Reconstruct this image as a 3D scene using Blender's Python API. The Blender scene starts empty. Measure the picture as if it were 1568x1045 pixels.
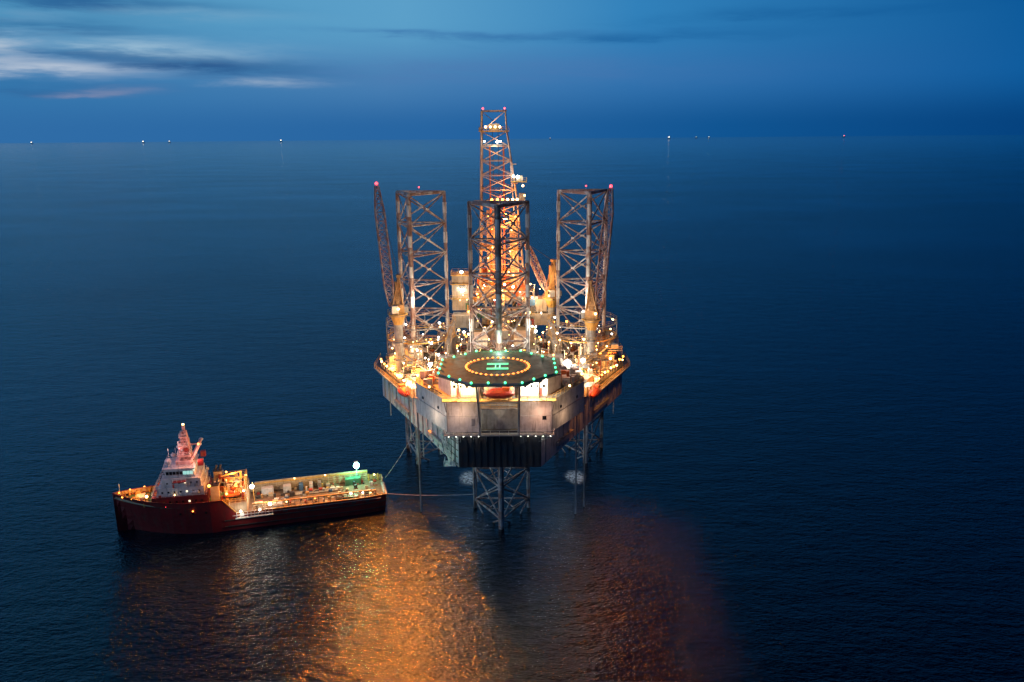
import bpy, math, random
from mathutils import Vector, Matrix
random.seed(7)
S=bpy.context.scene
S.view_settings.view_transform='Standard'; S.view_settings.look='None'; S.view_settings.exposure=0

# ------------------------------------------------------------------ node helper
class NT:
    def __init__(s,t): s.t=t
    def new(s,ty,**k):
        n=s.t.nodes.new(ty)
        for a,b in k.items(): setattr(n,a,b)
        return n
    def put(s,sock,v):
        if isinstance(v,bpy.types.NodeSocket): s.t.links.new(v,sock)
        elif v is not None: sock.default_value=v
    def m(s,op,a,b=None,c=None,clamp=False):
        n=s.new('ShaderNodeMath',operation=op); n.use_clamp=clamp
        s.put(n.inputs[0],a); s.put(n.inputs[1],b)
        if c is not None: s.put(n.inputs[2],c)
        return n.outputs[0]
    def ramp(s,f,els,interp='LINEAR'):
        n=s.new('ShaderNodeValToRGB'); r=n.color_ramp; r.interpolation=interp
        r.elements.remove(r.elements[1])
        r.elements[0].position=els[0][0]; r.elements[0].color=(*els[0][1],1)
        for p,c in els[1:]:
            e=r.elements.new(p); e.color=(*c,1)
        s.put(n.inputs[0],f); return n.outputs[0]
    def mix(s,f,a,b,bt='MIX'):
        n=s.new('ShaderNodeMix',data_type='RGBA',blend_type=bt)
        s.put(n.inputs[0],f); s.put(n.inputs[6],a if isinstance(a,bpy.types.NodeSocket) else (*a,1)); s.put(n.inputs[7],b if isinstance(b,bpy.types.NodeSocket) else (*b,1))
        return n.outputs[2]
    def mr(s,v,a,b,c=0,d=1,smooth=False):
        n=s.new('ShaderNodeMapRange'); n.interpolation_type='SMOOTHSTEP' if smooth else 'LINEAR'
        s.put(n.inputs[0],v)
        for i,x in enumerate((a,b,c,d)): n.inputs[i+1].default_value=x
        return n.outputs[0]
    def comb(s,x,y,z):
        n=s.new('ShaderNodeCombineXYZ'); s.put(n.inputs[0],x); s.put(n.inputs[1],y); s.put(n.inputs[2],z); return n.outputs[0]
    def noise(s,v,scale,detail=3,rough=.5,dist=0):
        n=s.new('ShaderNodeTexNoise'); s.put(n.inputs['Vector'],v); n.inputs['Scale'].default_value=scale
        n.inputs['Detail'].default_value=detail; n.inputs['Roughness'].default_value=rough; n.inputs['Distortion'].default_value=dist
        return n.outputs[0]

# ------------------------------------------------------------------ world (dusk sky)
W=bpy.data.worlds.new("World"); S.world=W; W.use_nodes=True
W.cycles.sampling_method='MANUAL'; W.cycles.sample_map_resolution=256
t=W.node_tree; t.nodes.clear(); N=NT(t)
tc=N.new('ShaderNodeTexCoord'); sx=N.new('ShaderNodeSeparateXYZ'); t.links.new(tc.outputs['Generated'],sx.inputs[0])
X,Y,Z=sx.outputs
az=N.m('ARCTAN2',X,Y); el=N.m('ARCSINE',Z)
a01=N.mr(az,-math.pi,math.pi)
def P(a): return (a+math.pi)/(2*math.pi)
hor=N.ramp(a01,[(0,(.004,.05,.17)),(P(-1.6),(.04,.19,.42)),(P(-.55),(.028,.150,.385)),(P(-.1),(.020,.130,.36)),(P(.25),(.005,.090,.29)),(P(.6),(.0008,.050,.20)),(P(1.6),(.001,.012,.05)),(1,(.004,.05,.17))])
mid=N.ramp(a01,[(0,(.006,.06,.22)),(P(-1.6),(.07,.27,.55)),(P(-.55),(.036,.19,.43)),(P(-.15),(.062,.21,.45)),(P(.15),(.030,.165,.42)),(P(.6),(.001,.098,.33)),(P(1.6),(.001,.015,.08)),(1,(.006,.06,.22))])
upp=N.ramp(a01,[(0,(.004,.06,.22)),(P(-1.6),(.06,.35,.66)),(P(-.55),(.08,.30,.52)),(P(-.12),(.105,.345,.58)),(P(.15),(.030,.215,.49)),(P(.6),(.0,.085,.30)),(P(1.6),(.0,.012,.07)),(1,(.004,.06,.22))])
zen=N.ramp(a01,[(0,(.002,.02,.08)),(P(-1.6),(.004,.25,.60)),(P(-.5),(.002,.195,.50)),(P(-.15),(.0005,.11,.32)),(P(.2),(.0003,.028,.115)),(P(.6),(.0,.004,.028)),(P(1.6),(.0,.002,.015)),(1,(.002,.02,.08))])
zen2=N.ramp(a01,[(0,(.001,.01,.05)),(P(-1.6),(.001,.06,.2)),(P(-.5),(.0005,.035,.125)),(P(0),(.0003,.010,.045)),(P(.6),(.0,.001,.012)),(P(1.6),(.0,.001,.01)),(1,(.001,.01,.05))])
col=N.mix(N.mr(el,.01,.07,smooth=True),hor,mid)
col=N.mix(N.mr(el,.055,.135,smooth=True),col,upp)
col=N.mix(N.mr(el,.18,.36,smooth=True),col,zen)
col=N.mix(N.mr(el,.42,.95,smooth=True),col,zen2)
# clouds
cv=N.comb(N.m('MULTIPLY',az,5.0),N.m('MULTIPLY',el,38.0),0.3)
n1=N.noise(cv,1.0,4,.55,.4)
n2=N.noise(cv,2.6,5,.62,.2)
azd=N.m('ADD',az,N.m('MULTIPLY',N.m('SUBTRACT',n2,.5),.16))
eld=N.m('ADD',el,N.m('ADD',N.m('MULTIPLY',N.m('SUBTRACT',n1,.5),.030),N.m('MULTIPLY',N.m('SUBTRACT',n2,.5),.010)))
def streak(px,py,hw,hh,slope=0.0):
    a0=math.atan((px-784)/1259); e0=(218-.0083*px-py)/1275*math.cos(a0); sa=hw/1259*math.cos(a0)**2; se=hh/1275
    da=N.m('SUBTRACT',azd,a0)
    e=N.m('SUBTRACT',eld,N.m('MULTIPLY_ADD',da,slope,e0))
    q=N.m('ADD',N.m('POWER',N.m('ABSOLUTE',N.m('DIVIDE',da,sa)),2.0),N.m('POWER',N.m('ABSOLUTE',N.m('DIVIDE',e,se)),2.0))
    return N.m('EXPONENT',N.m('MULTIPLY',q,-1.0))
def add(col,px,py,hw,hh,c,k,slope=0.0):
    f=N.m('MULTIPLY',streak(px,py,hw,hh,slope),k,clamp=True)
    f=N.m('MULTIPLY',f,N.mr(n2,.3,.6,.4,1.0),clamp=True)
    return N.mix(f,col,c)
dark=(.016,.105,.29)
for s in [(190,20,190,13,dark,.9),(110,50,160,10,dark,.75),(340,104,150,14,(.012,.085,.25),1.0,-.03),(150,92,110,7,dark,.7),(100,138,160,8,(.018,.11,.30),.5),
          (700,62,190,6,(.035,.15,.39),.6),(980,64,220,7,(.006,.10,.31),.6),(1250,30,240,10,(.0,.07,.26),.4)]:
    col=add(col,*s)
for s in [(110,111,125,9,(.50,.57,.68),1.0,.0),(5,74,60,12,(.54,.61,.70),1.0),(25,97,60,6,(.42,.50,.63),.8),(270,80,150,11,(.30,.48,.64),1.0,-.02),(430,128,60,6,(.26,.38,.55),1.0,.03),
          (170,143,70,5,(.20,.25,.42),.9,.03),(760,110,330,22,(.080,.18,.42),.45),(330,36,120,7,(.18,.39,.58),.7),(60,33,70,6,(.14,.32,.52),.7)]:
    col=add(col,*s)
sky=N.new('ShaderNodeTexSky',sky_type='NISHITA'); sky.sun_disc=False
sky.sun_elevation=math.radians(1.0); sky.sun_rotation=math.radians(-70)
skym=N.mix(1.0,sky.outputs[0],(.0008,.003,.006),'MULTIPLY')
skym=N.mix(1.0,col,skym,'ADD')
bg=N.new('ShaderNodeBackground'); t.links.new(skym,bg.inputs[0]); bg.inputs[1].default_value=1.0
out=N.new('ShaderNodeOutputWorld'); t.links.new(bg.outputs[0],out.inputs[0])

# ------------------------------------------------------------------ materials
MATS={}
def mat(name,c,rough=.55,metal=0,c2=None,sc=.6,amt=.5):
    m=bpy.data.materials.new(name); m.use_nodes=True; N=NT(m.node_tree); b=m.node_tree.nodes['Principled BSDF']
    tc=N.new('ShaderNodeTexCoord'); o=tc.outputs['Object']
    c2=c2 or tuple(x*.5 for x in c)
    n=N.noise(o,sc,4,.65); f=N.mr(n,.42,.62,0,amt,True)
    col=N.mix(f,c,c2)
    mp=N.new('ShaderNodeMapping'); mp.inputs['Scale'].default_value=(1.6,1.6,.16); m.node_tree.links.new(o,mp.inputs[0])
    st=N.noise(mp.outputs[0],1.2,3,.6); col=N.mix(N.mr(st,.50,.75,0,.6,True),col,(.07,.045,.03))
    m.node_tree.links.new(col,b.inputs['Base Color'])
    m.node_tree.links.new(N.mr(n,.3,.7,rough-.1,rough+.15),b.inputs['Roughness']); b.inputs['Metallic'].default_value=metal
    MATS[name]=m; return m
def emat(name,c,st):
    m=bpy.data.materials.new(name); m.use_nodes=True; b=m.node_tree.nodes['Principled BSDF']
    b.inputs['Base Color'].default_value=(.8,.8,.8,1); b.inputs['Emission Color'].default_value=(*c,1); b.inputs['Emission Strength'].default_value=st
    m.cycles.emission_sampling='NONE'
    MATS[name]=m; return m
mat('white_paint',(.62,.61,.59),.5,0,(.40,.39,.37))
mat('beige_cladding',(.38,.33,.28),.6,0,(.26,.22,.18))
mat('grey_steel',(.32,.33,.34),.5,.1,(.15,.16,.17))
mat('hull_grey',(.54,.54,.54),.5,.0,(.36,.36,.37),.25)
mat('hull_dark',(.045,.05,.06),.5,.1,(.10,.06,.04),.25)
mat('deck_dark',(.10,.10,.09),.7,0,(.15,.12,.09),.3)
mat('leg_steel',(.26,.15,.12),.6,.0,(.50,.49,.49),.35,.9)
mat('boom_steel',(.28,.12,.10),.6,.0,(.45,.43,.42),.5,.7)
mat('derrick_steel',(.40,.33,.30),.55,.1,(.30,.14,.10),.4,.6)
mat('yellow_paint',(.55,.34,.09),.5,0,(.35,.21,.07))
mat('crane_tan',(.38,.21,.08),.5,0,(.22,.12,.05))
mat('orange_paint',(.50,.12,.03),.45,0,(.35,.1,.03))
mat('red_paint',(.35,.04,.03),.5,0,(.2,.04,.03))
mat('blue_paint',(.05,.14,.30),.5,0)
mat('green_paint',(.05,.16,.10),.5,0)
mat('pipe_silver',(.5,.5,.5),.35,.6)
mat('helideck_green',(.016,.16,.09),.6,0,(.010,.10,.06),.5,.7)
mat('dark_steel',(.06,.06,.065),.5,.3)
mat('ship_red',(.18,.012,.015),.45,0,(.10,.010,.012),.3)
mat('ship_white',(.56,.58,.61),.45,0,(.38,.40,.42))
mat('ship_mast_pink_lit',(.62,.42,.40),.5,0,(.45,.18,.16),1.2)  # pink cast of red and white lamplight put into the mast colour
mat('ship_deck',(.16,.11,.075),.7,0,(.09,.07,.05),1.0)
mat('ship_deck_green',(.06,.16,.12),.6,0)
mat('ship_beige',(.48,.39,.27),.6,0,(.32,.22,.13),.6)
mat('glass_dark',(.01,.015,.02),.15,0)
mat('rope_fibre',(.45,.40,.38),.8)
emat('lamp_white',(1,.93,.78),24); emat('lamp_warm',(1,.56,.18),16); emat('lamp_orange',(1,.30,.03),11)
emat('lamp_green',(.05,1,.35),3.5); emat('lamp_teal',(.30,1,.66),16); emat('lamp_red',(1,.03,.04),6); emat('lamp_amber',(1,.26,.015),3.4)
emat('window_lit',(1,.8,.5),1.6); emat('window_teal',(.35,.9,.75),.7); emat('lamp_h',(.10,1,.40),1.8); emat('far_lamp',(1,.85,.6),6)

# ------------------------------------------------------------------ mesh builder
class MB:
    def __init__(s): s.v=[];s.f=[];s.mi=[];s.mats=[]
    def k(s,m):
        if m not in s.mats: s.mats.append(m)
        return s.mats.index(m)
    def addf(s,vs,fs,m):
        o=len(s.v); s.v+= [tuple(x) for x in vs]; i=s.k(m)
        for f in fs: s.f.append([o+a for a in f]); s.mi.append(i)
    def beam(s,p,q,r,m,n=4,r2=None):
        p=Vector(p);q=Vector(q); d=q-p
        if d.length<1e-5: return
        d.normalize(); u=d.orthogonal() if abs(d.z)>.99 else d.cross(Vector((0,0,1))); u.normalize(); w=d.cross(u)
        if r2 is None: r2=r
        vs=[];off=math.pi/n
        for c,rr in((p,r),(q,r2)):
            for i in range(n):
                a=off+2*math.pi*i/n; vs.append(c+(u*math.cos(a)+w*math.sin(a))*rr)
        fs=[[i,(i+1)%n,n+(i+1)%n,n+i] for i in range(n)]+[list(range(n))[::-1],list(range(n,2*n))]
        s.addf(vs,fs,m)
    def box(s,x,y,z,sx,sy,sz,m,rot=0):
        z0=z; c,sn=math.cos(rot),math.sin(rot); vs=[]
        for zz in(z0,z0+sz):
            for a,b in((-1,-1),(1,-1),(1,1),(-1,1)):
                dx,dy=a*sx/2,b*sy/2; vs.append((x+dx*c-dy*sn,y+dx*sn+dy*c,zz))
        s.addf(vs,[[3,2,1,0],[4,5,6,7],[0,1,5,4],[1,2,6,5],[2,3,7,6],[3,0,4,7]],m)
    def prism(s,pts,z0,z1,m,mt=None):
        n=len(pts); vs=[(x,y,z0) for x,y in pts]+[(x,y,z1) for x,y in pts]
        s.addf(vs,[[i,(i+1)%n,n+(i+1)%n,n+i] for i in range(n)]+[list(range(n))[::-1]],m)
        s.addf([(x,y,z1) for x,y in pts],[list(range(n))],mt or m)
    def ball(s,p,r,m,sz=1,n=8,k=5,sx=1):
        vs=[];fs=[]
        for j in range(k+1):
            th=math.pi*j/k
            for i in range(n):
                a=2*math.pi*i/n; vs.append((p[0]+r*sx*math.sin(th)*math.cos(a),p[1]+r*math.sin(th)*math.sin(a),p[2]+r*sz*math.cos(th)))
        for j in range(k):
            for i in range(n): fs.append([j*n+i,(j+1)*n+i,(j+1)*n+(i+1)%n,j*n+(i+1)%n])
        s.addf(vs,fs,m)
    def rail(s,pts,z,m='yellow_paint',h=1.1,r=.045,step=2.0,closed=False):
        ps=list(pts)+([pts[0]] if closed else [])
        for a,b in zip(ps,ps[1:]):
            A=Vector((a[0],a[1],z));B=Vector((b[0],b[1],z)); L=(B-A).length; n=max(1,int(L/step))
            for hh in(h,h*.5): s.beam(A+Vector((0,0,hh)),B+Vector((0,0,hh)),r,m)
            for i in range(n+1):
                p=A.lerp(B,i/n); s.beam(p,p+Vector((0,0,h)),r,m)
    def lattice(s,secs,r,m,rb=None,xb=True):
        rb=rb or r*.6
        for a,b in zip(secs,secs[1:]):
            n=len(a)
            for i in range(n):
                s.beam(a[i],b[i],r,m,6); s.beam(b[i],b[(i+1)%n],rb,m)
                s.beam(a[i],b[(i+1)%n],rb,m)
                if xb: s.beam(a[(i+1)%n],b[i],rb,m)
        for i in range(len(secs[0])): s.beam(secs[0][i],secs[0][(i+1)%len(secs[0])],rb,m)
    def make(s,name,parent=None,loc=(0,0,0)):
        me=bpy.data.meshes.new(name); me.from_pydata(s.v,[],s.f)
        for m in s.mats: me.materials.append(MATS[m])
        me.polygons.foreach_set('material_index',s.mi)
        me.update(); ob=bpy.data.objects.new(name,me); S.collection.objects.link(ob); ob.location=loc
        if parent: ob.parent=parent
        return ob
def empty(name,loc,rz=0):
    e=bpy.data.objects.new(name,None); S.collection.objects.link(e); e.location=loc; e.rotation_euler=(0,0,rz); return e
def lamp(name,p,c,w,parent,r=.3,kind='POINT',aim=None,ang=120):
    l=bpy.data.lights.new(name,kind); l.color=c; l.energy=w; l.shadow_soft_size=r
    o=bpy.data.objects.new(name,l); S.collection.objects.link(o); o.location=p; o.parent=parent
    if kind=='SPOT':
        l.spot_size=math.radians(ang); l.spot_blend=1.0
        o.rotation_euler=Vector(aim).to_track_quat('-Z','Y').to_euler()
    return o
CW=(1,.88,.68); CWW=(1,.62,.29); CO=(1,.34,.06); CT=(.3,1,.7)
RL=1.9   # rig lamp scale
SL=2.7   # ship lamp scale

# ------------------------------------------------------------------ sea
bm=MB(); R=90000; n=96
rings=[0,60,120,180,260,400,800,2000,6000,20000,R]
vs=[(0,150,0)];fs=[]
for r in rings[1:]:
    for i in range(n): a=2*math.pi*i/n; vs.append((r*math.cos(a),150+r*math.sin(a),0))
for i in range(n): fs.append([0,1+i,1+(i+1)%n])
for j in range(len(rings)-2):
    for i in range(n): a=1+j*n+i;b=1+j*n+(i+1)%n; fs.append([a,a+n,b+n,b])
m=bpy.data.materials.new('sea_water'); m.use_nodes=True; N=NT(m.node_tree); b=m.node_tree.nodes['Principled BSDF']; L=m.node_tree.links
o=N.new('ShaderNodeTexCoord').outputs['Object']
mp=N.new('ShaderNodeMapping'); L.new(o,mp.inputs[0]); mp.inputs['Rotation'].default_value=(0,0,math.radians(14)); mp.inputs['Scale'].default_value=(.6,1.2,1)
v=mp.outputs[0]
lane=N.noise(v,.006,3,.6,.5)
h=N.m('MULTIPLY',N.noise(v,.13,2,.5),.75)
h=N.m('ADD',h,N.m('MULTIPLY',N.noise(v,.6,2,.6,.2),.54))
h=N.m('ADD',h,N.m('MULTIPLY',N.noise(v,2.0,2,.65),.29))
bp=N.new('ShaderNodeBump'); bp.inputs['Distance'].default_value=1.0; L.new(h,bp.inputs['Height']); L.new(N.mr(lane,.3,.7,.7,1.0),bp.inputs['Strength'])
L.new(bp.outputs[0],b.inputs['Normal'])
b.inputs['Base Color'].default_value=(.0001,.003,.011,1); b.inputs['IOR'].default_value=1.333
L.new(N.mr(lane,.3,.7,.08,.14),b.inputs['Roughness'])
b.inputs['Specular Tint'].default_value=(.65,.9,1,1)
MATS['sea_water']=m
bm.addf(vs,fs,'sea_water'); bm.make('sea')

# ------------------------------------------------------------------ rig
rig=empty('jackup_drilling_rig',(-3,188,0))
hull=[(-9.6,-16),(9.6,-16),(35.5,38),(35.5,62),(-35.5,62),(-35.5,38)]
def hw(y): return 9.6+(y+16)*.48 if y<38 else 35.5
b=MB()
b.prism(hull,20,28.2,'hull_grey'); 
b.prism([(x*1.012,y+(-.25 if y<0 else .2)) for x,y in hull],28.2,29.0,'hull_dark','deck_dark')
b.box(0,-16.25,20.1,19,.3,8.0,'hull_dark')
for i in range(13): b.box(-9+i*1.5,-16.5,20.2,.18,.25,8,'dark_steel')
for sd in(-1,1):
    for i in range(16):
        y=-14+i*3.3; x=sd*(hw(y)+.12); b.box(x,y,20.3,.25,.3,7.9,'hull_grey' if i%3 else 'grey_steel',rot=-sd*math.atan(.48))
    for (y,l) in((-4,10),(20,12)):
        b.box(sd*(hw(y)+.5),y,22,.8,l,1.0,'grey_steel',rot=-sd*math.atan(.48))
    pts=[]
    for i in range(10):
        y=14+i*4; pts.append((sd*(hw(y)+2.2),y))
    for a,c in zip(pts,pts[1:]):
        b.beam((a[0],a[1],28.6),(c[0],c[1],28.6),.22,'grey_steel'); b.beam((a[0],a[1],28.6),(sd*hw(a[1]),a[1],26),.15,'grey_steel')
        b.beam((a[0],a[1],28.6),(sd*hw(a[1]),a[1],28.6),.15,'grey_steel')
        o1=(sd*(abs(a[0])-2),a[1]); o2=(sd*(abs(c[0])-2),c[1])
        b.addf([(a[0],a[1],28.75),(c[0],c[1],28.75),(o2[0],o2[1],28.75),(o1[0],o1[1],28.75)],[[0,1,2,3]],'dark_steel')
    b.rail(pts,28.8)
    b.rail([(sd*hw(y),y) for y in(-15,-8,0,8,14)],29,'white_paint')
    for y in(4,13,29): 
        x=sd*(hw(y)+.8); b.beam((x,y,28),(x,y,14+y*.1),.14,'grey_steel',6)
b.make('hull',rig)
b=MB()
for i in range(9):
    x=random.uniform(-20,20); y=random.uniform(10,40); b.beam((x,y,20),(x,y,random.uniform(6,15)),.25,'grey_steel',6)
for x,y in((-21,2),(21.5,4),(19,0)): b.beam((x,y,28),(x,y,-2),.18,'grey_steel',8)
P0=Vector((-10.8,-15,20.5));P1=Vector((-14.5,-8,28.5))
for off in(0,.9): b.beam(P0+Vector((-off,0,0)),P1+Vector((-off,0,0)),.12,'white_paint')
for i in range(14):
    p=P0.lerp(P1,i/13); b.box(p.x-.45,p.y,p.z,1.0,.4,.08,'white_paint')
    b.beam(p+Vector((-.9,0,0)),p+Vector((-.9,0,1.1)),.05,'white_paint')
b.beam(P0+Vector((-.9,0,1.1)),P1+Vector((-.9,0,1.1)),.05,'white_paint')
b.box(-11.6,-14.5,20.2,2.6,3.2,.2,'white_paint'); b.rail([(-13,-13),(-13,-16.4),(-10.4,-16.4)],20.4,'white_paint')
for i in range(5):
    z=21+i*1.7; b.beam((-9.7,-16.6,z),(-13.6,-9.2,z),.09,'dark_steel')
for f in(.15,.45,.75): b.beam((-9.7-3.9*f,-16.6+7.4*f,20.3),(-9.7-3.9*f,-16.6+7.4*f,28.2),.1,'dark_steel')
b.make('underdeck_pipes_and_stairs',rig)

# legs
def leg(name,cx,cy,rot):
    b=MB(); rad=8.05
    ch=[(cx+rad*math.sin(a),cy-rad*math.cos(a)) for a in(rot,rot+2*math.pi/3,rot-2*math.pi/3)]
    zs=[79-8.5*i for i in range(11)]
    for x,y in ch:
        b.beam((x,y,-6),(x,y,79.4),.48,'leg_steel',8)
        dx,dy=(cx-x)/rad,(cy-y)/rad
        b.beam((x-dy*.55,y+dx*.55,-6),(x-dy*.55,y+dx*.55,79),.16,'leg_steel'); b.beam((x+dy*.55,y-dx*.55,-6),(x+dy*.55,y-dx*.55,79),.16,'leg_steel')
        for z in zs[:-1]: b.beam((x,y,z-5.8),(x,y,z-2.7),.58,'white_paint' if z>20 else 'grey_steel',8)
    for zi,z in enumerate(zs):
        for i in range(3):
            A=Vector((*ch[i],z));B=Vector((*ch[(i+1)%3],z)); b.beam(A,B,.25,'leg_steel',6)
            M_=(A+B)/2; C=Vector((*ch[(i+2)%3],z)); M2=(B+C)/2; b.beam(M_,M2,.13,'leg_steel')
            if zi<len(zs)-1:
                A2=A-Vector((0,0,8.5));B2=B-Vector((0,0,8.5))
                b.beam(A,B2,.2,'leg_steel',6); b.beam(B,A2,.2,'leg_steel',6)
                c=(A+B2)/2; d=(B-A).normalized(); b.beam(c-d*.6,c+d*.6,.36,'white_paint')
            for e,dr in((A,(B-A).normalized()),(B,(A-B).normalized())): b.beam(e,e+dr*1.2,.42,'leg_steel')
    for i in range(3):
        A=Vector((*ch[i],79.3));B=Vector((*ch[(i+1)%3],79.3)); b.beam(A,B,.42,'leg_steel')
    b.ball((cx+.5,cy+2,80.6),.22,'lamp_red'); b.beam((cx+.5,cy+2,79),(cx+.5,cy+2,80.5),.06,'leg_steel')
    for x,y in ch:
        ox,oy=(x-cx)/rad,(y-cy)/rad
        h=6 if (cy<10 and y<cy) else 8.5
        b.box(x+ox*1.3,y+oy*1.3,29,2.2,2.2,h,'grey_steel',rot=rot); b.box(x+ox*1.3,y+oy*1.3,29+h,2.7,2.7,.3,'yellow_paint',rot=rot)
        for j in range(4): b.box(x+ox*2.7,y+oy*2.7,30+j*1.8,1.0,1.0,1.1,'pipe_silver',rot=rot+.7)
        for q in(-1,1): b.box(x-oy*q*2,y+ox*q*2,29,1.0,1.0,h-1.5,'beige_cladding',rot=rot)
    b.make(name,rig)
leg('leg_bow',0,.1,0); leg('leg_port',-23.7,41,math.radians(-10)); leg('leg_starboard',24,41,math.radians(4))

# accommodation
b=MB()
b.prism([(-12,-17.2),(-4.2,-17.2),(-4.2,-9),(-9,-6),(-9,6),(-20.5,6),(-20.5,-3)],29.05,36.7,'white_paint','deck_dark')
b.prism([(4.2,-17.2),(12,-17.2),(20.5,-3),(20.5,6),(9,6),(9,-6),(4.2,-9)],29.05,36.7,'white_paint','deck_dark')
b.prism([(-4.15,-15.2),(4.15,-15.2),(4.15,-9.2),(-4.15,-9.2)],29.05,36.2,'grey_steel','deck_dark')
for sd in(-1,1):
    b.prism([(sd*x,y) for x,y in([(4.6,-14.5),(11,-14.5),(14.5,-8),(14.5,-2),(9.5,-2),(9.5,-5.5),(4.6,-9)][::sd])],36.72,42.4,'white_paint','deck_dark')
    for i in(0,5): b.box(sd*(4.5+i*1.47),-17.28,29.2,.12,.12,7.3,'grey_steel')
    b.box(sd*8.1,-17.27,32.9,7.5,.08,.06,'grey_steel')
    if sd>0: b.box(sd*10.2,-17.27,32.0,.9,.16,.9,'glass_dark')
    else: b.box(-6.0,-17.27,30.6,.7,.14,1.7,'grey_steel')
    for i in range(4): b.box(sd*(6+i*1.4),-14.58,38.9,.55,.12,.6,'glass_dark')
    b.box(sd*9.3,-14.58,36.8,.9,.12,2.0,'red_paint')
    b.beam((sd*12.1,-17.2,32.9),(sd*20.6,-3,32.9),.07,'grey_steel')
    for i in(1,3): 
        f=i/4; b.box(sd*(12.06+8.5*f),-17.2+14.2*f,33.6,.16,.6,.6,'glass_dark',rot=-sd*math.atan2(8.5,14.2))
    b.rail([(sd*4.3,-17.1),(sd*11.9,-17.1),(sd*20.3,-3.1),(sd*20.3,5.5)],36.75,'yellow_paint')
    for i in range(26):
        x=random.uniform(12,19.5); y=random.uniform(-9,5)
        if x>12.5+(y+16)*.55: continue
        if x<15.5 and y<-1: continue
        b.box(sd*x,y,36.75,random.uniform(.5,1.8),random.uniform(.5,1.6),random.uniform(.6,2.4),random.choice(['white_paint','grey_steel','pipe_silver','orange_paint','beige_cladding']))
    for i in range(5): b.beam((sd*(5+i*1.3),-14.8,40.2+.2*i),(sd*(10),-14.8,40.2+.2*i),.07,'pipe_silver',6)
b.box(0,-17.9,28.6,25,1.6,.25,'grey_steel'); b.rail([(-12.4,-17.2),(-12.4,-18.7),(12.4,-18.7),(12.4,-17.2)],28.85,'white_paint')
for i in range(9): b.beam((-12+i*3,-18.6,28.6),(-12+i*3 if abs(-12+i*3)<9 else (9 if i>4 else -9),-16.5,26.4),.1,'grey_steel')
b.make('accommodation_block',rig)

# helideck
b=MB(); HX,HY,HZ=-.1,-25,46.9; r=12.2/math.cos(math.pi/8)
oc=[(HX+r*math.cos(math.pi/8+i*math.pi/4),HY+r*math.sin(math.pi/8+i*math.pi/4)) for i in range(8)]
b.prism(oc,HZ-.7,HZ,'grey_steel','helideck_green')
oc2=[(HX+(x-HX)*1.08,HY+(y-HY)*1.08) for x,y in oc]
for i in range(8):
    j=(i+1)%8
    b.beam((*oc2[i],HZ-.15),(*oc2[j],HZ-.15),.1,'green_paint')
    for k in range(13):
        p=Vector((*oc[i],HZ-.3)).lerp(Vector((*oc[j],HZ-.3)),k/12); q=Vector((*oc2[i],HZ-.15)).lerp(Vector((*oc2[j],HZ-.15)),k/12); b.beam(p,q,.05,'green_paint')
    for k in range(3):
        p=Vector((*oc[i],HZ)).lerp(Vector((*oc[j],HZ)),k/3); b.ball((p.x,p.y,HZ+.15),.25,'lamp_green')
    f0,f1=.955,.972
    A=[(HX+(oc[k][0]-HX)*f,HY+(oc[k][1]-HY)*f,HZ+.006) for k in(i,j) for f in(f0,f1)]
    b.addf(A,[[0,1,3,2]],'green_paint')
def ringstrip(r0,r1,z,m,nn=48,cx=HX,cy=HY):
    vs=[];fs=[]
    for i in range(nn):
        a=2*math.pi*i/nn
        for rr in(r0,r1): vs.append((cx+rr*math.cos(a),cy+rr*math.sin(a),z))
    for i in range(nn): j=(i+1)%nn; fs.append([2*i,2*i+1,2*j+1,2*j])
    b.addf(vs,fs,m)
ringstrip(6.0,6.7,HZ+.006,'yellow_paint')
for i in range(36):
    a=2*math.pi*i/36; b.ball((HX+6.7*math.cos(a),HY+6.7*math.sin(a),HZ+.12),.27,'lamp_amber',.6)
for yy in(-1.5,1.5): b.box(HX,HY+yy,HZ+.02,4.6,.34,.06,'lamp_h'); b.box(HX,HY+yy+.75*(1 if yy>0 else -1),HZ+.02,4.6,.14,.06,'lamp_h')
for xx in(-.45,.45): b.box(HX+xx,HY,HZ+.02,.22,2.6,.06,'lamp_h')
for i in range(-2,3): 
    b.box(HX+i*4.6,HY,HZ-1.5,.35,20 if abs(i)<2 else 13,.78,'grey_steel')
    b.box(HX,HY+i*4.6,HZ-1.45,20 if abs(i)<2 else 13,.3,.7,'grey_steel')
for sx_ in(-9,-4.5,4.5,9):
    top=Vector((sx_,-31,HZ-1.5)); bot=Vector((sx_*1.0,-17.6,30.5))
    if abs(sx_)<5: b.beam(top,bot,.24,'grey_steel',8); b.beam((sx_,-18.6,28.8),(sx_,-20.0,HZ-1.5),.2,'grey_steel',8)
    b.beam((sx_,-17.4,36.8),(sx_,-17.4,HZ-1.5),.2,'grey_steel',8)
    b.beam((sx_,-25,HZ-1.5),(sx_,-17.3,38),.18,'grey_steel',8)
b.beam((-4.5,-24.3,38.5),(4.5,-24.3,38.5),.16,'grey_steel',6)
b.beam((-9,-31,HZ-1.6),(9,-31,HZ-1.6),.3,'grey_steel')
b.make('helideck',rig)
b=MB()
b.box(0,-18.4,37.0,25.5,1.8,.2,'yellow_paint'); b.rail([(-12.7,-19.2),(12.7,-19.2)],37.2)
for s_ in(-1,1): b.beam((s_*12.4,-18.4,37),(s_*12.0,-17.3,34),.12,'grey_steel')
b.make('helideck_catwalk',rig)
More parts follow.
